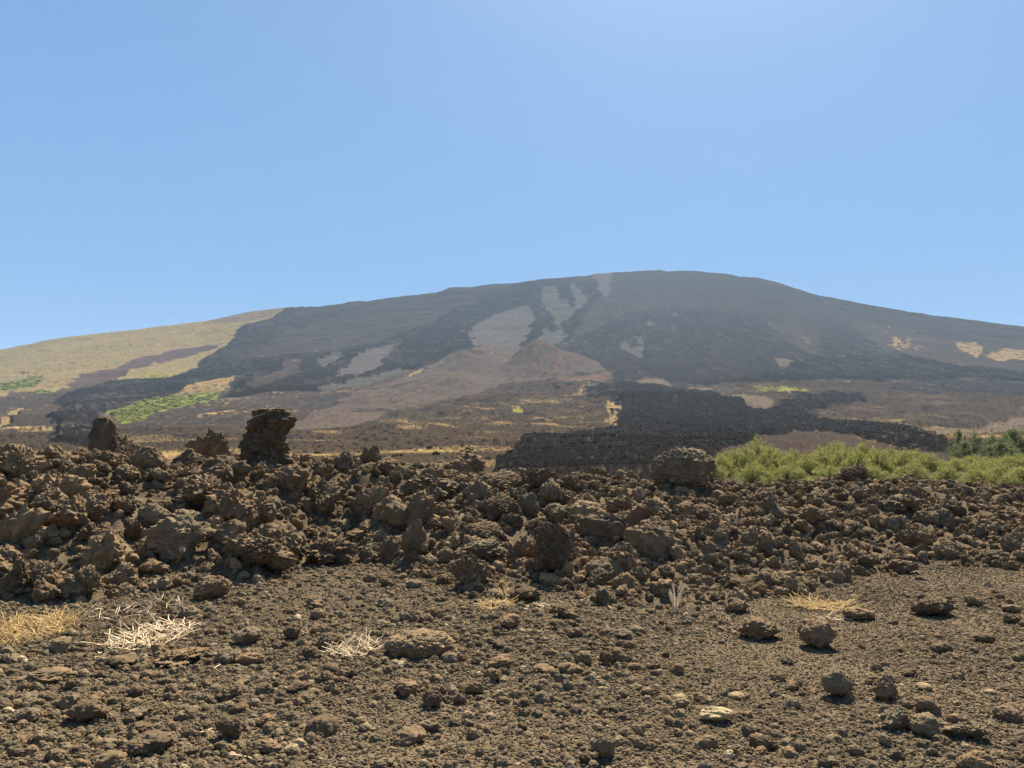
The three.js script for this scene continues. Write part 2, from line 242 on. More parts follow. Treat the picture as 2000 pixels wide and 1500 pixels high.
const M = {
  slope: std({ vertexColors: true, specularIntensity: 0 }), ground: null, rock: [], leaf: null,
};
(function buildMountain() {
  const cols = [], rows = [];
  for (let i = 0; i <= 60; i++) cols.push(-1.5 + (1.5 - 0.68) * i / 60);
  for (let i = 1; i <= 980; i++) cols.push(-0.68 + 1.36 * i / 980);
  for (let i = 1; i <= 60; i++) cols.push(0.68 + (1.5 - 0.68) * i / 60);
  for (let i = 0; i < 60; i++) rows.push(0.0052 * Math.pow(0.03 / 0.0052, i / 60));
  for (let i = 0; i <= 430; i++) rows.push(0.03 + 0.97 * Math.pow(i / 430, 1.12));
  for (const s of [1.006, 1.02, 1.06, 1.2, 1.5, 1.85]) rows.push(s);
  const nc = cols.length, nr = rows.length, pos = new Float32Array(nc * nr * 3), col = new Float32Array(nc * nr * 3), part = [], o = {};
  for (let j = 0; j < nr; j++) for (let i = 0; i < nc; i++) {
    const u = cols[i], s = rows[j], w = s * interp(RIDGE, u), k = (j * nc + i) * 3;
    slopeAt(u, s, o);
    pos[k] = u * w; pos[k + 1] = o.h - (w < 23.5 ? 0.12 : 0); pos[k + 2] = -w;
    col.set(o.c, k); part.push(o.part);
  }
  const byPart = {}, all = [];
  for (let j = 0; j < nr - 1; j++) for (let i = 0; i < nc - 1; i++) {
    const a = j * nc + i, b = a + 1, c = a + nc, d = c + 1;
    (byPart[part[a]] ??= []).push(a, b, c, b, d, c); all.push(a, b, c, b, d, c);
  }
  const g = new THREE.BufferGeometry(); g.setAttribute('position', new THREE.BufferAttribute(pos, 3)); g.setIndex(all); g.computeVertexNormals();
  const nor = g.attributes.normal.array;
  const labels = { mountain_slope: ['grey brown volcano slope of ash and old weathered lava', 'mountain'], grass_slope: ['tan grassy flank of the volcano left of the dark lava', 'hillside'], lava_flow: ['dark lava flows spread over the volcano and its foot', 'lava flow'], cinder_cone: ['reddish brown cinder cone with ridges below the summit', 'hill'] };
  for (const p in byPart) { // own vertex set for each cover
    const map = new Map(), idx = [], vp = [], vn = [], vc = [];
    for (const v of byPart[p]) { let t = map.get(v); if (t === undefined) { t = map.size; map.set(v, t); for (let c = 0; c < 3; c++) { vp.push(pos[v * 3 + c]); vn.push(nor[v * 3 + c]); vc.push(col[v * 3 + c]); } } idx.push(t); }
    const q = new THREE.BufferGeometry(); q.setAttribute('position', new THREE.Float32BufferAttribute(vp, 3)); q.setAttribute('normal', new THREE.Float32BufferAttribute(vn, 3)); q.setAttribute('color', new THREE.Float32BufferAttribute(vc, 3)); q.setIndex(idx);
    top(new THREE.Mesh(q, M.slope), p, { kind: 'structure', label: labels[p][0], category: labels[p][1] });
  }
})();
// wide plain under and behind everything, so that the ground goes on to the horizon
{
  const g = new THREE.PlaneGeometry(16000, 16000, 8, 8); g.rotateX(-Math.PI / 2);
  const m = new THREE.Mesh(g, std({ color: new THREE.Color().setRGB(0.075, 0.062, 0.05) })); m.position.y = -1.2;
  top(m, 'plain', { kind: 'structure', label: 'dark volcanic plain reaching to the horizon', category: 'ground' });
}

// ------------------------------------------------------------------ near ground and rubble bank
function grainTexture(N, dark) { // cinder grain, colour and height
  const c = new Uint8Array(N * N * 4), b = new Uint8Array(N * N * 4);
  for (let j = 0; j < N; j++) for (let i = 0; i < N; i++) {
    const T = 64, x = i / N * T, y = j / N * T, k = (j * N + i) * 4;
    const per = (f, z) => { const X = x * f, Y = y * f, L = T * f, a = i / N, d = j / N; return (n3(X, Y, z) * (1 - a) + n3(X - L, Y, z) * a) * (1 - d) + (n3(X, Y - L, z) * (1 - a) + n3(X - L, Y - L, z) * a) * d; };
    const v = per(1, 1) * 0.6 + per(2, 3) * 0.5 + per(0.25, 6) * 0.4, t = 0.78 + 0.34 * v, r = per(0.5, 9);
    c[k] = clamp(t + r * 0.10) * 255; c[k + 1] = clamp(t + r * 0.03) * 255; c[k + 2] = clamp(t - r * 0.02) * 255; c[k + 3] = 255;
    b[k] = b[k + 1] = b[k + 2] = clamp(0.5 + per(1, 1) * 0.55 + per(2, 3) * 0.4) * 255; b[k + 3] = 255;
  }
  const mk = (d) => { const t = new THREE.DataTexture(d, N, N); t.wrapS = t.wrapT = THREE.RepeatWrapping; t.magFilter = THREE.LinearFilter; t.minFilter = THREE.LinearMipmapLinearFilter; t.generateMipmaps = true; t.needsUpdate = true; return t; };
  const cm = mk(c); cm.colorSpace = THREE.SRGBColorSpace; return [cm, mk(b)];
}
const [grainC, grainB] = grainTexture(512);
M.ground = std({ vertexColors: true, map: grainC, bumpMap: grainB, bumpScale: 0.012 });
(function buildNear() {
  const pos = [], col = [], uv = [], tag = [], nc = 520, nr = 340, o = {};
  for (let j = 0; j <= nr; j++) {
    const w = j < 40 ? -8 + 10.5 * j / 40 : 2.5 + 22.5 * Math.pow((j - 40) / (nr - 40), 1.25);
    for (let i = 0; i <= nc; i++) {
      const x = (i / nc * 2 - 1) * 0.95 * (Math.max(w, 0) + 5), t = bankT(x, w);
      let h = nearH(x, w); if (w > 22.8) h -= 0.35 * (w - 22.8);
      pos.push(x, h, -w); uv.push(x / 1.6, w / 1.6);
      const m = fbm(x * 0.5, 4, w * 0.5, 3), q = sstep(t, -0.05, 0.15), r = n3(x * 3, 6, w * 3);
      const v = 1 + 0.35 * m + 0.2 * r;
      col.push(0.165 * v, 0.122 * v, 0.075 * v); tag.push(t > 0 && w > 3 ? 1 : 0);
    }
  }
  const idx = [[], []], all = [];
  for (let j = 0; j < nr; j++) for (let i = 0; i < nc; i++) { const a = j * (nc + 1) + i, b = a + 1, c = a + nc + 1, d = c + 1; idx[tag[a]].push(a, b, c, b, d, c); }
  const g = new THREE.BufferGeometry(); g.setAttribute('position', new THREE.Float32BufferAttribute(pos, 3)); g.setAttribute('color', new THREE.Float32BufferAttribute(col, 3)); g.setAttribute('uv', new THREE.Float32BufferAttribute(uv, 2));
  g.setIndex(idx[0].concat(idx[1])); g.computeVertexNormals();
  idx.forEach((ix, k) => { const q = g.clone(); q.setIndex(ix); top(new THREE.Mesh(q, M.ground), k ? 'rubble_bank' : 'cinder_ground', { kind: 'structure', label: k ? 'bank of brown lava rubble across the cinder ground' : 'flat ground of dark brown volcanic cinders', category: k ? 'bank' : 'ground' }); });
})();

// ------------------------------------------------------------------ rocks
// one closed surface round the union of a few lobes, cut by some planes, roughened by noise; fitted to a box of +-1
function crisp(g) { g.computeVertexNormals(); const soft = g.toNonIndexed(), a = soft.attributes.normal.array.slice(); soft.computeVertexNormals(); const b = soft.attributes.normal.array; for (let i = 0; i < b.length; i += 3) { const x = b[i] * 0.7 + a[i] * 0.3, y = b[i + 1] * 0.7 + a[i + 1] * 0.3, z = b[i + 2] * 0.7 + a[i + 2] * 0.3, l = Math.hypot(x, y, z) || 1; b[i] = x / l; b[i + 1] = y / l; b[i + 2] = z / l; } return soft; }
function rockGeometry(detail, o) {
  const g0 = new THREE.IcosahedronGeometry(1, detail); g0.deleteAttribute('uv'); g0.deleteAttribute('normal');
  const g = mergeVertices(g0, 1e-4), p = g.attributes.position, d = new THREE.Vector3(), off = rr(0, 90);
  const lobes = o.lobes || [], planes = [];
  if (!o.lobes) for (let i = 0; i < o.n; i++) { const v = new THREE.Vector3(rr(-1, 1), rr(-0.8, 0.8), rr(-1, 1)).normalize().multiplyScalar(rr(0.3, o.spread)); lobes.push([v.x, v.y, v.z, rr(0.35, 0.7)]); }
  for (let i = 0; i < (o.cuts || 0); i++) { const v = new THREE.Vector3(rr(-1, 1), rr(-0.7, 1), rr(-1, 1)).normalize(); planes.push([v.x, v.y, v.z, rr(0.5, 0.85)]); }
  const cols = [], f = o.freq || 1, A = o.rough ?? 1;
  for (let i = 0; i < p.count; i++) {
    d.fromBufferAttribute(p, i).normalize();
    const wx = d.x + 0.22 * n3(d.x * 2.2 + off, d.y * 2.2, d.z * 2.2), wy = d.y + 0.22 * n3(d.x * 2.2, d.y * 2.2 + off, d.z * 2.2), wz = d.z + 0.22 * n3(d.x * 2.2, d.y * 2.2, d.z * 2.2 + off);
    const L = Math.hypot(wx, wy, wz), ex = wx / L, ey = wy / L, ez = wz / L;
    let r = o.core ?? 0.5;
    for (const [a, b, c, q] of lobes) { const t = ex * a + ey * b + ez * c, D = t * t - (a * a + b * b + c * c) + q * q; if (D > 0) r = Math.max(r, t + Math.sqrt(D)); }
    for (const [a, b, c, q] of planes) { const t = ex * a + ey * b + ez * c; if (t > 0.05) r = Math.min(r, q / t + 0.03); }
    const X = d.x * r * f + off, Y = d.y * r * f, Z = d.z * r * f;
    const bil = Math.abs(n3(X * 2.4, Y * 2.4, Z * 2.4)) * 0.30 + Math.abs(n3(X * 5.3, Y * 5.3, Z * 5.3 + 4)) * 0.24 + Math.abs(n3(X * 10, Y * 10, Z * 10)) * 0.20 + n3(X * 19, Y * 19, Z * 19) * 0.10;
    r *= 1 + A * (bil - 0.19);
    p.setXYZ(i, d.x * r, d.y * r, d.z * r);
    const m = fbm(X * 1.6, Y * 1.6, Z * 1.6 + 30, 3), q = n3(X * 8, Y * 8, Z * 8 + 9), l = sstep(fbm(X * 2.5, Y * 2.5, Z * 2.5 + 60, 2), 0.15, 0.4);
    const v = 1 + 0.5 * m + 0.28 * q; // weathering patches, some pale lichen
    cols.push(v * (1 + 0.1 * m) + 0.35 * l, v + 0.36 * l, v * (1 - 0.1 * m) + 0.22 * l);
  }
  g.setAttribute('color', new THREE.Float32BufferAttribute(cols, 3));
  g.computeBoundingBox(); const b = g.boundingBox, s = b.getSize(new THREE.Vector3()), c = b.getCenter(new THREE.Vector3());
  g.translate(-c.x, -c.y, -c.z); g.scale(2 / s.x, 2 / s.y, 2 / s.z); return crisp(g);
}
function pillarGeometry(nt, ny, profile, lean, A, f) { // a standing pillar: outline by height, blocky lumps by noise
  const pos = [], col = [], idx = [], off = rr(0, 50);
  for (let j = 0; j <= ny; j++) for (let i = 0; i < nt; i++) {
    const y = -1 + 2 * Math.pow(j / ny, 0.9), th = i / nt * 2 * Math.PI, cx = Math.cos(th), cz = Math.sin(th);
    let r = interp(profile, y); const ax = interp(lean, y), X = cx * r * f + off, Y = y * f, Z = cz * r * f;
    r *= 1 + A * (Math.abs(n3(X * 1.5, Y * 1.9, Z * 1.5)) * 0.9 + Math.abs(n3(X * 3.4, Y * 4, Z * 3.4)) * 0.45 + Math.abs(n3(X * 7, Y * 8, Z * 7)) * 0.25 + n3(X * 15, Y * 15, Z * 15) * 0.10 - 0.42) + 0.18 * n3(cx * 1.1 + off, y * 1.3, cz * 1.1);
    pos.push(ax + cx * r, y + (j === ny ? 0 : 0.05 * n3(X * 5, Y * 5, Z * 5 + 9)), cz * r);
    const m = fbm(X * 1.6, Y * 1.6, Z * 1.6 + 30, 3), v = 1 + 0.5 * m + 0.28 * n3(X * 8, Y * 8, Z * 8); col.push(v * (1 + 0.1 * m), v, v * (1 - 0.1 * m));
  }
  for (let j = 0; j < ny; j++) for (let i = 0; i < nt; i++) { const a = j * nt + i, b = j * nt + (i + 1) % nt, c = a + nt, d = b + nt; idx.push(a, c, b, b, c, d); }
  const g = new THREE.BufferGeometry(); g.setAttribute('position', new THREE.Float32BufferAttribute(pos, 3)); g.setAttribute('color', new THREE.Float32BufferAttribute(col, 3)); g.setIndex(idx);
  g.computeBoundingBox(); const b = g.boundingBox, s = b.getSize(new THREE.Vector3()), c = b.getCenter(new THREE.Vector3()); g.translate(-c.x, -c.y, -c.z); g.scale(2 / s.x, 2 / s.y, 2 / s.z); return crisp(g);
}
const tone = (r, g, b) => std({ vertexColors: true, color: new THREE.Color().setRGB(r, g, b) });
const T = { brown: tone(0.134, 0.094, 0.055), dark: tone(0.098, 0.070, 0.043), warm: tone(0.172, 0.121, 0.069), rust: tone(0.152, 0.102, 0.058), grey: tone(0.140, 0.107, 0.066), pale: tone(0.30, 0.235, 0.13), buff: tone(0.21, 0.16, 0.09) };
const clinker = []; for (let i = 0; i < 12; i++) clinker.push(rockGeometry(12, { n: 6 + i % 4, spread: 0.85, cuts: i % 3, freq: 1.1 }));
const block = []; for (let i = 0; i < 8; i++) block.push(rockGeometry(11, { n: 4, spread: 0.6, cuts: 5, core: 0.6, rough: 0.7, freq: 1 }));
const bigC = []; for (let i = 0; i < 4; i++) bigC.push(rockGeometry(20, { n: 7, spread: 0.8, cuts: 3, freq: 1.4 }));
const chip = []; for (let i = 0; i < 5; i++) chip.push(rockGeometry(8, { n: 3, spread: 0.5, cuts: 6, core: 0.6, rough: 0.55, freq: 1 }));
const stone = []; for (let i = 0; i < 8; i++) stone.push(rockGeometry(8, { n: 4, spread: 0.6, cuts: 5, core: 0.55, rough: 0.8, freq: 1 }));
const pick = (a) => a[Math.floor(rnd() * a.length)];
const placed = [];
function put(geo, mat, x, y, z, sx, sy, sz, name, ud, tilt = 0.25, yaw = rr(0, 6.28)) {
  const m = new THREE.Mesh(geo, mat); m.position.set(x, y, z); m.scale.set(sx, sy, sz); m.rotation.set(rr(-tilt, tilt), yaw, rr(-tilt, tilt));
  top(m, name, ud); placed.push([x, z, (sx + sz) / 2]); return m;
}
// a rock seen in the photograph as a box of pixels, standing on the ground that shows at its foot
function seen(x0, y0, x1, y1, geo, mat, label, group, opt = {}) {
  const [X, Y, W] = hitNear((x0 + x1) / 2, y1 - (opt.flat ? 2 : 0.12 * (y1 - y0))), a = (x1 - x0) / F * W / 2, h = (y1 - y0) / F * W / 2;
  const d = (opt.depth ?? 0.95) * a, yaw = opt.yaw ?? pick([0, Math.PI]) + rr(-0.3, 0.3);
  const t = W + d * 0.75, m = EYE + um(0, y0)[1] * t, sink = opt.sink ?? 0.12;
  const y0w = nearH(X * t / W, t) - sink * h; // bottom a little below the ground
  const hh = Math.max(h * 0.75, (m - Math.min(y0w, Y - sink * h)) / 2);
  return put(geo, mat, X * t / W, m - hh, -t, a, hh, d, opt.name ?? 'lava_boulder', { label, category: 'rock', ...(group ? { group } : {}) }, opt.tilt ?? 0.08, yaw);
}
// --- pinnacles on the crest
const pinnacleGeo = pillarGeometry(110, 96, [[-1, 0.9], [-0.5, 0.85], [-0.2, 0.80], [0.05, 0.80], [0.2, 0.74], [0.35, 0.80], [0.55, 0.80], [0.75, 0.70], [0.9, 0.62], [0.975, 0.48], [1, 0.0]], [[-1, -0.02], [-0.2, -0.05], [0.1, -0.1], [0.35, 0.06], [0.6, 0.14], [1, 0.16]], 0.62, 1.25);
const stumpGeo = pillarGeometry(84, 74, [[-1, 1.0], [-0.5, 0.95], [0, 0.86], [0.4, 0.74], [0.7, 0.64], [0.88, 0.48], [0.96, 0.3], [1, 0]], [[-1, 0.12], [0, 0.02], [1, -0.16]], 0.45, 1.2);
const slabGeo = rockGeometry(26, { core: 0.5, rough: 0.45, freq: 1.8, n: 5, lobes: [[-0.55, 0.02, 0, 0.5], [0.5, 0.08, 0.1, 0.52], [0, 0.05, 0.2, 0.62], [0.1, 0.02, -0.3, 0.6], [-0.3, 0.05, -0.2, 0.55], [0.62, 0.15, -0.1, 0.35]] });
seen(462, 797, 580, 930, pinnacleGeo, T.dark, 'tall dark lava pinnacle with an overhanging head on the rubble crest', null, { yaw: 0, tilt: 0.01, name: 'lava_pinnacle', depth: 0.8 });
seen(166, 812, 250, 888, stumpGeo, T.dark, 'rounded dark lava stump rising from the rubble crest', null, { yaw: 0, tilt: 0.01, name: 'lava_pinnacle', depth: 0.8 });
seen(196, 848, 284, 895, bigC[0], T.brown, 'low brown lava block leaning on the rounded stump', null, {});
seen(362, 836, 468, 895, bigC[1], T.brown, 'jagged brown lava block on the crest beside the tall pinnacle', null, { depth: 0.7 });
seen(1264, 872, 1404, 970, rockGeometry(24, { n: 5, spread: 0.5, cuts: 2, core: 0.75, rough: 0.5, freq: 1.6 }), T.grey, 'broad dark boulder with grey lichen top on the crest near green brooms', null, { depth: 0.8 });
seen(872, 883, 950, 930, block[0], T.brown, 'squarish lava block standing on the middle of the crest', null, {});
seen(0, 866, 96, 945, bigC[3], T.warm, 'broad warm brown lump of lava at the crest below the grassy flank', null, { sink: 0.4 });
seen(1636, 903, 1700, 950, bigC[0], T.dark, 'knobbly dark lava block on the crest in front of brooms', null, { yaw: 2 });
// --- largest boulders of the bank
seen(325, 925, 448, 1022, bigC[2], T.brown, 'large shaded boulder with a pointed top in the bank under the crest', null, { yaw: 1.2 });
seen(432, 1038, 576, 1140, bigC[1], T.brown, 'largest brown boulder at the foot of the rubble bank', null, { yaw: 3 });
seen(1028, 1016, 1140, 1144, bigC[3], T.dark, 'tall dark split boulder with deep shade at the bank foot', null, { yaw: 1.5, depth: 0.8 });
seen(880, 1076, 960, 1158, bigC[0], T.brown, 'rounded brown boulder at the foot of the bank beside dark split boulder', null, {});
const toneWord = new Map([[T.brown, 'mid brown'], [T.dark, 'dark brown'], [T.warm, 'light tan brown'], [T.rust, 'rust brown'], [T.grey, 'greyish brown']]);
const bankWords = (geo, mat, size) => { const w = `${size} ${clinker.includes(geo) ? 'knobbly' : block.includes(geo) ? 'angular' : 'craggy'} ${toneWord.get(mat)} lava block in the rubble bank`; return [w, w.replace('block', 'blocks')]; };
const looseWords = (geo, mat, size) => { const w = `${size} ${chip.includes(geo) ? 'chipped' : 'rounded'} ${toneWord.get(mat)} lava stone loose on the cinder ground`; return [w, w.replace('stone', 'stones')]; };
for (const [a, b, c, d] of [[224, 906, 282, 946], [580, 933, 674, 1022], [328, 992, 402, 1052], [270, 982, 330, 1042], [210, 972, 266, 1012], [0, 1086, 58, 1182], [56, 1094, 124, 1178], [115, 1104, 198, 1178], [190, 1098, 268, 1152], [546, 908, 602, 950], [588, 1050, 692, 1116], [378, 1122, 450, 1180], [272, 1090, 330, 1130], [925, 915, 1030, 972], [1050, 932, 1110, 996], [896, 1052, 992, 1104], [900, 1014, 984, 1066], [928, 960, 1018, 1028], [1002, 960, 1054, 1012], [725, 965, 792, 1038], [782, 1010, 834, 1100], [776, 922, 896, 986], [680, 1014, 778, 1066], [1174, 965, 1246, 1016], [1096, 1002, 1152, 1058], [1150, 910, 1194, 944], [1200, 916, 1232, 944], [1226, 1088, 1288, 1120], [1830, 994, 1878, 1046], [1736, 1092, 1792, 1126], [1924, 1074, 1976, 1112], [1960, 1046, 2000, 1096], [650, 880, 700, 925], [700, 868, 745, 912], [1450, 1050, 1510, 1090], [1560, 985, 1620, 1030], [1700, 965, 1790, 1010], [1350, 985, 1410, 1030], [480, 925, 545, 960], [130, 905, 190, 950], [60, 950, 130, 1010], [0, 1000, 60, 1050], [150, 1020, 215, 1075], [640, 1060, 700, 1110]])
  { const g = pick(c - a > 80 ? bigC : rnd() < 0.7 ? clinker : block), m = pick([T.brown, T.brown, T.dark, T.warm, T.grey]); seen(a, b, c, d, g, m, ...bankWords(g, m, 'big')); }
// --- loose rocks on the cinders, each one as seen
{ const [X, Y, W] = hitNear(819, 1294); put(slabGeo, T.warm, X * (W + 0.26) / W, Y + 0.085, -W - 0.26, 0.30, 0.115, 0.27, 'lava_rock', { label: 'big flat topped reddish brown rock lying alone on the cinders', category: 'rock' }, 0.03, 0.15); }
seen(1366, 1380, 1432, 1418, chip[0], T.pale, 'pale yellow flat stone lying on the dark cinders', null, { name: 'pale_stone', tilt: 0.05, depth: 0.7, flat: 1 });
for (const [a, b, c, d] of [[1422, 1352, 1455, 1371], [1312, 1355, 1345, 1378], [1790, 1334, 1822, 1352], [1922, 1346, 1945, 1360]]) seen(a, b, c, d, pick(chip), T.buff, 'small buff coloured stone lying on the dark cinders', 'buff stones on the cinders', { name: 'pale_stone', flat: 1 });
seen(1720, 1378, 1782, 1438, block[1], T.grey, 'rounded grey stone in a row of three on the cinders', 'row of three grey stones', { name: 'lava_rock' });
seen(1780, 1392, 1836, 1452, block[2], T.grey, 'rounded grey stone in a row of three on the cinders', 'row of three grey stones', { name: 'lava_rock' });
seen(1838, 1405, 1932, 1456, bigC[1], T.grey, 'rounded grey stone in a row of three on the cinders', 'row of three grey stones', { name: 'lava_rock' });
seen(136, 1365, 208, 1424, block[3], T.dark, 'dark faceted rock with a sharp top on the stony cinders', null, { name: 'lava_rock' });
seen(298, 1270, 402, 1312, bigC[2], T.rust, 'low rust brown rock in front of the bleached straw litter', null, { name: 'lava_rock' });
seen(1150, 1434, 1202, 1498, block[4], T.grey, 'upright grey stone standing alone on bare cinders', null, { name: 'lava_rock' });
for (const [a, b, c, d] of [[968, 1198, 1018, 1234], [994, 1140, 1062, 1182], [1078, 1182, 1135, 1214], [1414, 1166, 1466, 1204], [1440, 1202, 1528, 1260], [1560, 1208, 1632, 1278], [1646, 1186, 1710, 1218], [1780, 1158, 1868, 1214], [1886, 1162, 1920, 1190], [1958, 1180, 1994, 1200], [1310, 1362, 1348, 1392], [1466, 1434, 1514, 1472], [1606, 1304, 1668, 1376], [1700, 1316, 1756, 1378], [764, 1326, 822, 1368], [824, 1346, 864, 1390], [908, 1326, 948, 1362], [944, 1304, 980, 1340], [952, 1280, 1002, 1312], [918, 1282, 940, 1304], [1120, 1270, 1158, 1304], [1170, 1270, 1198, 1304], [1228, 1294, 1252, 1312], [960, 1250, 994, 1272], [1042, 1298, 1084, 1320], [1202, 1228, 1236, 1252], [1252, 1340, 1285, 1364], [202, 1278, 272, 1308], [418, 1398, 470, 1456], [244, 1430, 334, 1484], [250, 1338, 282, 1364], [464, 1372, 486, 1392], [456, 1224, 510, 1266], [552, 1220, 590, 1255], [620, 1235, 670, 1272], [458, 1270, 520, 1305], [88, 1245, 136, 1284], [34, 1302, 136, 1344], [420, 1332, 474, 1374], [88, 1462, 128, 1498], [1525, 1280, 1550, 1302], [1760, 1305, 1790, 1325], [1900, 1235, 1940, 1260], [560, 1330, 606, 1356], [500, 1395, 540, 1425], [1010, 1410, 1030, 1430], [250, 1410, 300, 1440], [20, 1380, 75, 1420], [590, 1165, 640, 1192], [740, 1128, 770, 1150], [790, 1132, 826, 1152]])
  { const g = pick(d - b > 36 ? block : rnd() < 0.75 ? stone : chip), m = pick([T.dark, T.brown, T.grey, T.dark, T.rust]); seen(a, b, c, d, g, m, ...looseWords(g, m, c - a > 45 ? 'large' : 'medium'), { name: 'lava_stone' }); }

function tooClose(x, z, r, k) { for (const [a, b, q] of placed) { const d = (x - a) ** 2 + (z - b) ** 2, l = (r + q) * k; if (d < l * l) return true; } return false; }
// --- more single blocks of the bank, sizes as in the photograph
{
  let n = 0, tries = 0;
  while (n < 238 && tries++ < 20000) {
    const w = rr(8, 18.5), x = rr(-0.66, 0.66) * w, t = bankT(x, w); if (t < 0.03 || t > 1.08) continue;
    const big = x / w > 0.18 ? 0.62 : x / w < -0.2 ? 1.2 : 1.08, r = (0.14 + 0.25 * Math.pow(1 - n / 238, 1.5)) * rr(0.8, 1.15) * big * (t < 0.15 ? 0.7 : t > 0.8 ? 0.62 : 1);
    if (tooClose(x, -w, r, 0.62)) continue;
    const y = nearH(x, w); n++;
    const g = pick(rnd() < 0.72 ? clinker : block), mt = pick([T.brown, T.brown, T.dark, T.warm, T.grey, T.rust]), [lb, gp] = bankWords(g, mt, r > 0.22 ? 'big' : 'small');
    put(g, mt, x, y + r * rr(0.15, 0.5), -w, r * rr(0.85, 1.25), r * rr(0.7, 1.05), r * rr(0.85, 1.2), 'lava_boulder', { label: lb, category: 'rock', group: gp }, 0.5);
  }
}
// --- more single loose stones on the flat
{
  let n = 0, tries = 0;
  while (n < 235 && tries++ < 20000) {
    const w = rr(4.2, 12), x = rr(-0.66, 0.66) * w, t = bankT(x, w); if (t > 0.02) continue;
    const dens = 0.45 + 1.2 * n3(x * 0.45, 3.3, w * 0.45) + (x < -0.5 ? 0.45 : 0); if (rnd() > dens) continue;
    const r = (0.034 + 0.05 * Math.pow(1 - n / 235, 2)) * rr(0.85, 1.2); if (tooClose(x, -w, r, 0.9)) continue;
    n++;
    const g = pick(rnd() < 0.7 ? stone : chip), mt = pick([T.dark, T.brown, T.grey, T.brown, T.rust]), [lb, gp] = looseWords(g, mt, 'small');
    put(g, mt, x, nearH(x, w) + r * 0.3, -w, r * rr(0.9, 1.3), r * rr(0.6, 0.9), r * rr(0.85, 1.2), 'lava_stone', { label: lb, category: 'rock', group: gp }, 0.4);
  }
}
// --- what nobody could count: clinker rubble in the bank, stones and cinders on the flat
const mtx = new THREE.Matrix4(), qt = new THREE.Quaternion(), eu = new THREE.Euler(), ps = new THREE.Vector3(), scv = new THREE.Vector3(), cl = new THREE.Color();
function scatter(name, label, category, geo, n, place, tint) {
  const im = new THREE.InstancedMesh(geo, std({ vertexColors: true, specularIntensity: 0.05 }), n); let k = 0;
  for (let tries = 0; k < n && tries < n * 12; tries++) {
    const p = place(); if (!p) continue; const [x, y, z, r, flat = 0.75] = p;
    eu.set(rr(-0.7, 0.7), rr(0, 6.28), rr(-0.7, 0.7)); qt.setFromEuler(eu); ps.set(x, y, z); scv.set(r * rr(0.8, 1.3), r * flat * rr(0.8, 1.2), r * rr(0.8, 1.3));
    im.setMatrixAt(k, mtx.compose(ps, qt, scv)); const v = rr(0.75, 1.3), c = tint(); im.setColorAt(k++, cl.setRGB(c[0] * v, c[1] * v, c[2] * v));
  }
  im.count = k; return top(im, name, { kind: 'stuff', label, category });
}
const bankTint = () => pick([[0.134, 0.094, 0.055], [0.100, 0.071, 0.044], [0.172, 0.121, 0.069], [0.138, 0.105, 0.064], [0.148, 0.100, 0.057]]);
const flatTint = () => pick([[0.115, 0.087, 0.054], [0.088, 0.067, 0.043], [0.145, 0.111, 0.067], [0.128, 0.090, 0.053], [0.10, 0.08, 0.052], rnd() < 0.15 ? [0.27, 0.21, 0.125] : [0.115, 0.09, 0.058]]);
const lowClinker = [rockGeometry(8, { n: 6, spread: 0.85, cuts: 1, freq: 1.1 }), rockGeometry(8, { n: 7, spread: 0.85, cuts: 2, freq: 1.2 }), rockGeometry(8, { n: 5, spread: 0.8, cuts: 3, freq: 1 })];
const bankSpot = (a, b, p) => () => { const w = rr(7.5, 20), x = rr(-1.0, 1.0) * (w + 2), t = bankT(x, w); if (t < -0.06 || t > 1.5 || (t < 0.05 && rnd() < 0.5)) return null; const r = a + (b - a) * Math.pow(rnd(), p); return [x, nearH(x, w) + r * rr(0, 0.6), -w, r, 0.85]; };
scatter('clinker_rubble', 'head sized brown clinker filling the rubble bank', 'rubble', lowClinker[0], 1500, bankSpot(0.08, 0.17, 1.6), bankTint);
scatter('clinker_rubble', 'fist sized brown clinker filling the rubble bank', 'rubble', lowClinker[1], 5200, bankSpot(0.045, 0.10, 1.5), bankTint);
scatter('clinker_rubble', 'small crumbs of clinker between the blocks of the bank', 'rubble', lowClinker[2], 15000, bankSpot(0.018, 0.05, 1.4), bankTint);
const low = [0, 1, 2].map(() => rockGeometry(3, { n: 4, spread: 0.6, cuts: 4, core: 0.6, rough: 0.8, freq: 1 }));
const flatSpot = (a, b, p, near = 2.6) => () => { const w = near + 10.6 * Math.pow(rnd(), 1.1), x = rr(-1, 1) * (0.78 * w + 0.8), t = bankT(x, w); if (t > 0.08) return null; const dn = 0.6 + 0.9 * n3(x * 0.5, 3.3, w * 0.5); if (a > 0.008 && rnd() > dn - (a > 0.012 ? 0.12 * x : 0)) return null; const r = a + (b - a) * Math.pow(rnd(), p); return [x, nearH(x, w) + r * rr(-0.1, 0.45), -w, r, 0.75]; };
scatter('cinder_stone', 'walnut to egg sized stones strewn over the cinders', 'stones', rockGeometry(5, { n: 4, spread: 0.6, cuts: 5, core: 0.6, rough: 0.7 }), 9500, flatSpot(0.014, 0.045, 2.0), flatTint);
scatter('cinder_stone', 'fist sized stones strewn over the cinders', 'stones', rockGeometry(6, { n: 4, spread: 0.6, cuts: 5, core: 0.6, rough: 0.8 }), 700, flatSpot(0.028, 0.055, 1.8), flatTint);
scatter('cinder_gravel', 'coarse cinder gravel covering the flat ground', 'gravel', low[0], 60000, flatSpot(0.0085, 0.017, 1.6), flatTint);
scatter('cinder_gravel', 'fine cinder grit covering the flat ground', 'gravel', low[1], 240000, flatSpot(0.0035, 0.009, 1.3), flatTint);

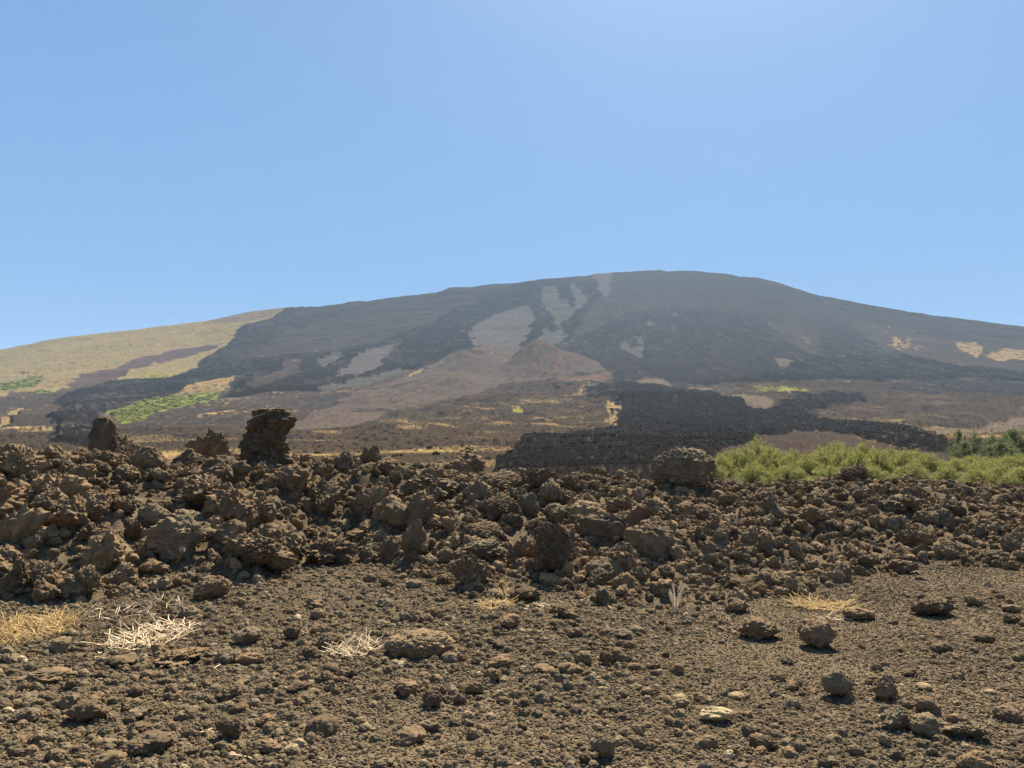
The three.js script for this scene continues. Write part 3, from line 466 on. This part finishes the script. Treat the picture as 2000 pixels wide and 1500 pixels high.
// ------------------------------------------------------------------ straw
function bladeGeo(p0, dir, len, bend, r) { // a thin bent stalk
  const pts = [], v = new THREE.Vector3().copy(p0), d = dir.clone().normalize(), b = new THREE.Vector3(rr(-1, 1), rr(-0.6, 0.5), rr(-1, 1)).multiplyScalar(bend);
  for (let i = 0; i < 4; i++) { pts.push(v.clone()); v.addScaledVector(d, len / 3); d.addScaledVector(b, 0.5).normalize(); }
  return new THREE.TubeGeometry(new THREE.CatmullRomCurve3(pts), 4, r, 4, false);
}
const strawM = [std({ color: new THREE.Color().setRGB(0.60, 0.43, 0.20), roughness: 0.8 }), std({ color: new THREE.Color().setRGB(0.70, 0.56, 0.37), roughness: 0.8 })];
function strawPatch(px, py, wpx, hpx, n, len, r, upright, label, mat, name = 'dry_grass_tuft') {
  const [X, Y, W] = hitNear(px, py), gs = [], a = wpx / F * W / 2, dep = Math.abs(hpx) / F * W * W / EYE / 2, root = new THREE.Group(); root.position.set(X, Y, -W);
  for (let i = 0; i < n; i++) {
    const q = Math.sqrt(rnd()), th = rr(0, 6.28), x = Math.cos(th) * q * a, z = Math.sin(th) * q * dep, y = nearH(X + x, W - z) - Y;
    const up = upright * rr(0.3, 1.2), dir = new THREE.Vector3(rr(-1, 1), up, rr(-1, 1));
    gs.push(bladeGeo(new THREE.Vector3(x, y + rr(0.0, 0.03), z), dir, len * rr(0.5, 1.3), 0.35, r * rr(0.7, 1.2)));
  }
  const m = new THREE.Mesh(mergeGeometries(gs), mat); m.name = 'stalks'; m.userData = { kind: 'stuff' }; root.add(m);
  top(root, name, { label, category: 'dry grass', group: 'dry grass on the cinders' });
}
strawPatch(45, 1240, 170, 60, 420, 0.17, 0.0028, 0.7, 'wide mat of golden straw at the foot of the left rubble', strawM[0]);
strawPatch(290, 1250, 150, 50, 190, 0.15, 0.0042, 0.35, 'litter of bleached white stalks behind the low rust brown rock', strawM[1]);
strawPatch(250, 1195, 150, 40, 40, 0.14, 0.003, 0.4, 'few thin pale stalks at the foot of the rubble bank', strawM[1]);
strawPatch(690, 1270, 110, 40, 130, 0.12, 0.003, 0.5, 'pale pinkish straw beside the big flat topped rock', strawM[1]);
strawPatch(972, 1186, 70, 18, 90, 0.13, 0.003, 0.35, 'small heap of yellow straw between dark stones near the bank', strawM[0]);
strawPatch(1060, 1188, 70, 22, 14, 0.15, 0.004, 0.3, 'few broken pale sticks beside dark stones near the bank', strawM[1]);
strawPatch(1610, 1188, 110, 18, 110, 0.22, 0.003, 0.3, 'flattened clump of long yellow straw on the right cinders', strawM[0]);
strawPatch(1650, 1210, 90, 14, 16, 0.22, 0.003, 0.15, 'thin pale stalks trailing from the flattened clump', strawM[1]);
strawPatch(985, 1160, 40, 20, 60, 0.10, 0.0025, 0.6, 'small brown grass tuft under the dark split boulder', strawM[0]);
strawPatch(595, 1240, 20, 8, 12, 0.10, 0.003, 0.9, 'tiny pale tuft between two dark stones', strawM[1]);
function twigPlant(px, py, hpx, label) { // bleached dead plant with forked stems
  const [X, Y, W] = hitNear(px, py), h = hpx / F * W, gs = [], root = new THREE.Group(); root.position.set(X, Y, -W);
  for (let i = 0; i < 7; i++) {
    const a = rr(-1, 1), dir = new THREE.Vector3(a * 0.45 - 0.1, 1, rr(-0.3, 0.3)), L = h * rr(0.7, 1.1);
    gs.push(bladeGeo(new THREE.Vector3(rr(-0.02, 0.02), -0.01, rr(-0.02, 0.02)), dir, L, 0.3, 0.008));
    if (i % 2) gs.push(bladeGeo(new THREE.Vector3().addScaledVector(dir.normalize(), L * 0.5), new THREE.Vector3(a + rr(-0.6, 0.6), 1, rr(-0.4, 0.4)), L * 0.4, 0.3, 0.005));
  }
  const m = new THREE.Mesh(mergeGeometries(gs), strawM[1]); m.name = 'stems'; root.add(m);
  top(root, 'dead_plant', { label, category: 'plant' });
}
twigPlant(1322, 1194, 52, 'bleached dead plant with upright forked stems at the bank foot');
twigPlant(352, 1190, 26, 'small forked white twig at the foot of the left bank');
for (const [px, py, len, ax, az] of [[376, 1442, 0.12, 0.8, -0.9], [425, 1480, 0.24, 1, 0.25], [416, 1310, 0.09, 0.2, -1], [400, 1264, 0.1, 1, -0.3], [1195, 1190, 0.1, -0.3, -1], [515, 1010, 0.25, 1, -0.8]]) {
  const [X, Y, W] = hitNear(px, py), m = new THREE.Mesh(bladeGeo(new THREE.Vector3(0, 0.012, 0), new THREE.Vector3(ax, 0.06, az), len, 0.25, 0.0045), strawM[1]); m.position.set(X, Y, -W);
  top(m, 'dry_stalk', { label: 'single bleached stalk lying loose on the stony ground', category: 'stalk', group: 'single bleached stalks' });
}

// ------------------------------------------------------------------ brooms, trees, far shrubs
function leafGeometry(items) { // items: [point, direction, length, width, colour]; each a folded blade of four faces
  const pos = [], col = [], idx = []; const s = new THREE.Vector3(), n = new THREE.Vector3(), e = new THREE.Vector3();
  for (const [p, d, L, w, c] of items) {
    s.set(rr(-1, 1), rr(-1, 1), rr(-1, 1)).cross(d).normalize().multiplyScalar(w / 2); n.copy(s).cross(d).normalize().multiplyScalar(w * 0.25);
    const b = pos.length / 3; e.copy(p); pos.push(e.x, e.y, e.z);
    e.copy(p).addScaledVector(d, L * 0.45).add(s).add(n); pos.push(e.x, e.y, e.z); e.copy(p).addScaledVector(d, L * 0.45).sub(s).add(n); pos.push(e.x, e.y, e.z);
    e.copy(p).addScaledVector(d, L).addScaledVector(n, -1); pos.push(e.x, e.y, e.z);
    for (let i = 0; i < 4; i++) col.push(...c); idx.push(b, b + 1, b + 2, b + 1, b + 3, b + 2);
  }
  const g = new THREE.BufferGeometry(); g.setAttribute('position', new THREE.Float32BufferAttribute(pos, 3)); g.setAttribute('color', new THREE.Float32BufferAttribute(col, 3)); g.setIndex(idx); g.computeVertexNormals(); return g;
}
const leafM = new THREE.MeshPhysicalMaterial({ vertexColors: true, roughness: 0.9, specularIntensity: 0.2, transmission: 0.45, thickness: 0, side: THREE.DoubleSide });
const barkM = std({ color: new THREE.Color().setRGB(0.11, 0.085, 0.06) });
function limb(a, b, r0, r1) { const g = new THREE.CylinderGeometry(r1, r0, a.distanceTo(b), 6), d = b.clone().sub(a); g.translate(0, a.distanceTo(b) / 2, 0); g.applyQuaternion(new THREE.Quaternion().setFromUnitVectors(new THREE.Vector3(0, 1, 0), d.normalize())); g.translate(a.x, a.y, a.z); return g; }
function broom(h, wd, base, nTip, per, leafL, leafW, up) {
  const root = new THREE.Group(), wood = [], items = [];
  for (let i = 0; i < nTip; i++) {
    const th = rr(0, 6.28), q = Math.sqrt(rnd()), y = h * rr(0.06, 0.93) * (1 - 0.45 * q * q), c = new THREE.Vector3(Math.cos(th) * q * wd * (1.05 - 0.6 * y / h), y, Math.sin(th) * q * wd * (1.05 - 0.6 * y / h));
    const a = new THREE.Vector3(c.x * 0.15, y * 0.25, c.z * 0.15); if (i % 2 === 0) wood.push(limb(a, c, 0.025, 0.008));
    const v0 = rr(0.8, 1.2), R = rr(0.16, 0.36) * h / 3.2;
    for (let k = 0; k < per; k++) {
      const p = new THREE.Vector3(rr(-1, 1), rr(-1, 1), rr(-1, 1)); if (p.lengthSq() > 1) { k--; continue; } p.multiplyScalar(R); p.y *= 1.7; p.add(c);
      const d = new THREE.Vector3(rr(-1, 1) + c.x * 0.5, up * rr(0.6, 1.4), rr(-1, 1) + c.z * 0.5).normalize(), v = v0 * rr(0.75, 1.25);
      items.push([p, d, leafL * rr(0.6, 1.3), leafW * rr(0.7, 1.2), [base[0] * v, base[1] * v, base[2] * v]]);
    }
  }
  for (let i = 0; i < 4; i++) wood.push(limb(new THREE.Vector3(rr(-0.1, 0.1), -0.1, rr(-0.1, 0.1)), new THREE.Vector3(rr(-0.4, 0.4) * wd, h * 0.45, rr(-0.4, 0.4) * wd), 0.06, 0.02));
  const t = new THREE.Mesh(mergeGeometries(wood), barkM); t.name = 'trunk'; const cr = new THREE.Mesh(leafGeometry(items), leafM); cr.name = 'crown'; cr.userData = { kind: 'stuff' };
  root.add(t, cr); return root;
}
const slopeY = (x, w) => { const o = {}; const u = x / w; slopeAt(u, w / interp(RIDGE, u), o); return o.h; };
const yg = [0.25, 0.25, 0.082], dg = [0.13, 0.155, 0.07], mg = [0.25, 0.265, 0.085];
const brooms = [0, 1, 2, 3].map(() => broom(3.2, 1.2, yg, 90, 60, 0.26, 0.030, 2.0));
const darkTrees = [0, 1].map(() => broom(4.2, 1.9, dg, 46, 90, 0.20, 0.085, 0.5));
const used = new Set();
function plant(protos, i, px, topPy, w, wpx, name, label, category, group) {
  const p0 = protos[i % protos.length], o = used.has(p0) ? p0.clone() : p0; used.add(p0);
  const [u, m] = um(px, topPy), x = u * w, y = slopeY(x, w) - 0.05, h = EYE + m * w - y, H0 = protos === darkTrees ? 3.7 : 3.25, W0 = protos === darkTrees ? 3.9 : 2.7;
  o.position.set(x, y, -w); const sx = wpx * (protos === darkTrees ? 1.1 : 1.35) / F * w / W0; o.scale.set(sx, h / H0, sx); o.rotation.y = rr(0, 6.28);
  top(o, name, { label, category, ...(group ? { group } : {}) });
}
const BR = 'brooms behind the rubble crest', bb = 'yellow green broom bush with upright feathery twigs behind the rubble crest';
[[1405, 885, 55, 60], [1430, 872, 58, 60], [1455, 868, 57, 55], [1482, 852, 62, 62], [1505, 868, 60, 58], [1525, 875, 56, 56], [1550, 876, 60, 60], [1578, 884, 58, 56], [1604, 870, 62, 62], [1628, 855, 64, 62], [1650, 868, 60, 58], [1672, 876, 57, 56], [1688, 859, 63, 52], [1712, 872, 60, 56], [1738, 872, 64, 60], [1762, 876, 60, 56], [1790, 876, 62, 60], [1812, 880, 60, 50], [1395, 900, 48, 50], [1470, 900, 46, 60], [1540, 905, 46, 64], [1615, 905, 48, 60], [1700, 905, 50, 60], [1780, 900, 50, 60], [1860, 892, 60, 60], [1895, 886, 62, 66], [1930, 890, 60, 60], [1960, 888, 58, 66], [1990, 885, 58, 66], [2030, 880, 60, 70], [1850, 905, 46, 50], [1910, 912, 42, 60], [1960, 905, 42, 70], [2000, 905, 40, 70], [2060, 900, 44, 70]].forEach(([px, py, w, wp], i) => plant(brooms, i, px, py, w, wp, 'broom_bush', bb, 'bush', BR));
[[1872, 836, 84, 40], [1902, 838, 86, 42], [1880, 858, 80, 60], [1945, 842, 92, 60], [1975, 834, 94, 70], [2005, 836, 94, 70], [1955, 862, 84, 70], [2050, 840, 96, 80], [1930, 868, 80, 40]].forEach(([px, py, w, wp], i) => plant(darkTrees, i, px, py, w, wp, 'evergreen_tree', 'dark green bushy tree rising behind the broom bushes', 'tree', 'dark trees behind the brooms'));

function clumpGeo(n, c) { const items = []; for (let i = 0; i < n; i++) { const d = new THREE.Vector3(rr(-1, 1), rr(0, 1.1), rr(-1, 1)).normalize(), v = rr(0.7, 1.3); items.push([d.clone().multiply(new THREE.Vector3(1, 0.8, 1)).multiplyScalar(rr(0.5, 0.95)), d, 0.35, 0.30, [c[0] * v, c[1] * v, c[2] * v]]); } return leafGeometry(items); }
function shrubField(label, n, pts, r0, r1, c) {
  const q = pts.map(([x, y]) => us(x, y)); let a = 9, b = -9, cc = 9, d = -9; for (const [u, s] of q) { a = Math.min(a, u); b = Math.max(b, u); cc = Math.min(cc, s); d = Math.max(d, s); }
  const im = new THREE.InstancedMesh(clumpGeo(260, c), leafM, n), o = {}; let k = 0;
  for (let t = 0; k < n && t < n * 40; t++) {
    const u = rr(a, b), s = rr(cc, d); if (!inside(q, u, s)) continue; const w = s * interp(RIDGE, u), r = rr(r0, r1) * rr(0.6, 1.2);
    slopeAt(u, s, o); eu.set(0, rr(0, 6.28), 0); im.setMatrixAt(k, mtx.compose(ps.set(u * w, o.h - 0.1 * r, -w), qt.setFromEuler(eu), scv.set(r, r * rr(0.6, 1), r))); const v = rr(0.7, 1.25); im.setColorAt(k++, cl.setRGB(v, v, v * rr(0.8, 1.1)));
  }
  im.count = k; top(im, 'shrub_thicket', { kind: 'stuff', label, category: 'shrubs' });
}
shrubField('bright green shrub thicket in the straw wedge between dark lava', 420, [[205, 812], [250, 798], [330, 773], [365, 766], [442, 757], [432, 774], [380, 790], [300, 813], [240, 828]], 2.6, 5.6, mg);
shrubField('scattered green shrubs low on the tan grassy flank', 150, [[0, 745], [60, 735], [40, 730], [85, 728], [88, 745], [60, 760], [0, 766]], 2.5, 5, mg);
shrubField('green shrubs at the lower edge of the grassy flank', 50, [[55, 770], [75, 763], [100, 764], [95, 771]], 2, 4, mg);
shrubField('small green shrub patch amid brown scrub beyond the black lava', 70, [[1472, 754], [1500, 756], [1530, 760], [1510, 765], [1476, 764]], 1.5, 3.2, mg);
shrubField('low dark shrubs dotted over the brown scrub', 420, [[580, 900], [700, 830], [900, 785], [1010, 760], [1120, 760], [1190, 800], [1180, 838], [1060, 850], [975, 888], [950, 905]], 0.25, 0.8, [0.05, 0.055, 0.03]);
shrubField('low olive shrubs dotted over the right hand scrub', 380, [[1600, 800], [1700, 760], [2000, 760], [2150, 780], [2150, 880], [1860, 850], [1750, 828]], 0.3, 1.0, [0.055, 0.06, 0.03]);
{ // rough blocks on the black flow
  const K = poly.find(p => p.type === 'black'), o = {};
  scatter('lava_rubble', 'rough black blocks over the dark lava behind the crest', 'rubble', low[2], 30000, () => { const u = rr(-0.04, 0.56), s = 0.02 + 0.33 * Math.pow(rnd(), 1.5); if (!inside(K.q, u, s)) return null; const w = s * interp(RIDGE, u); slopeAt(u, s, o); return [u * w, o.h, -w, rr(0.12, 0.42) * clamp(w / 350, 0.3, 1.5), 0.6]; }, () => pick([[0.010, 0.0095, 0.009], [0.014, 0.013, 0.012], [0.022, 0.019, 0.015]]));
}
renderer.render(scene, camera);
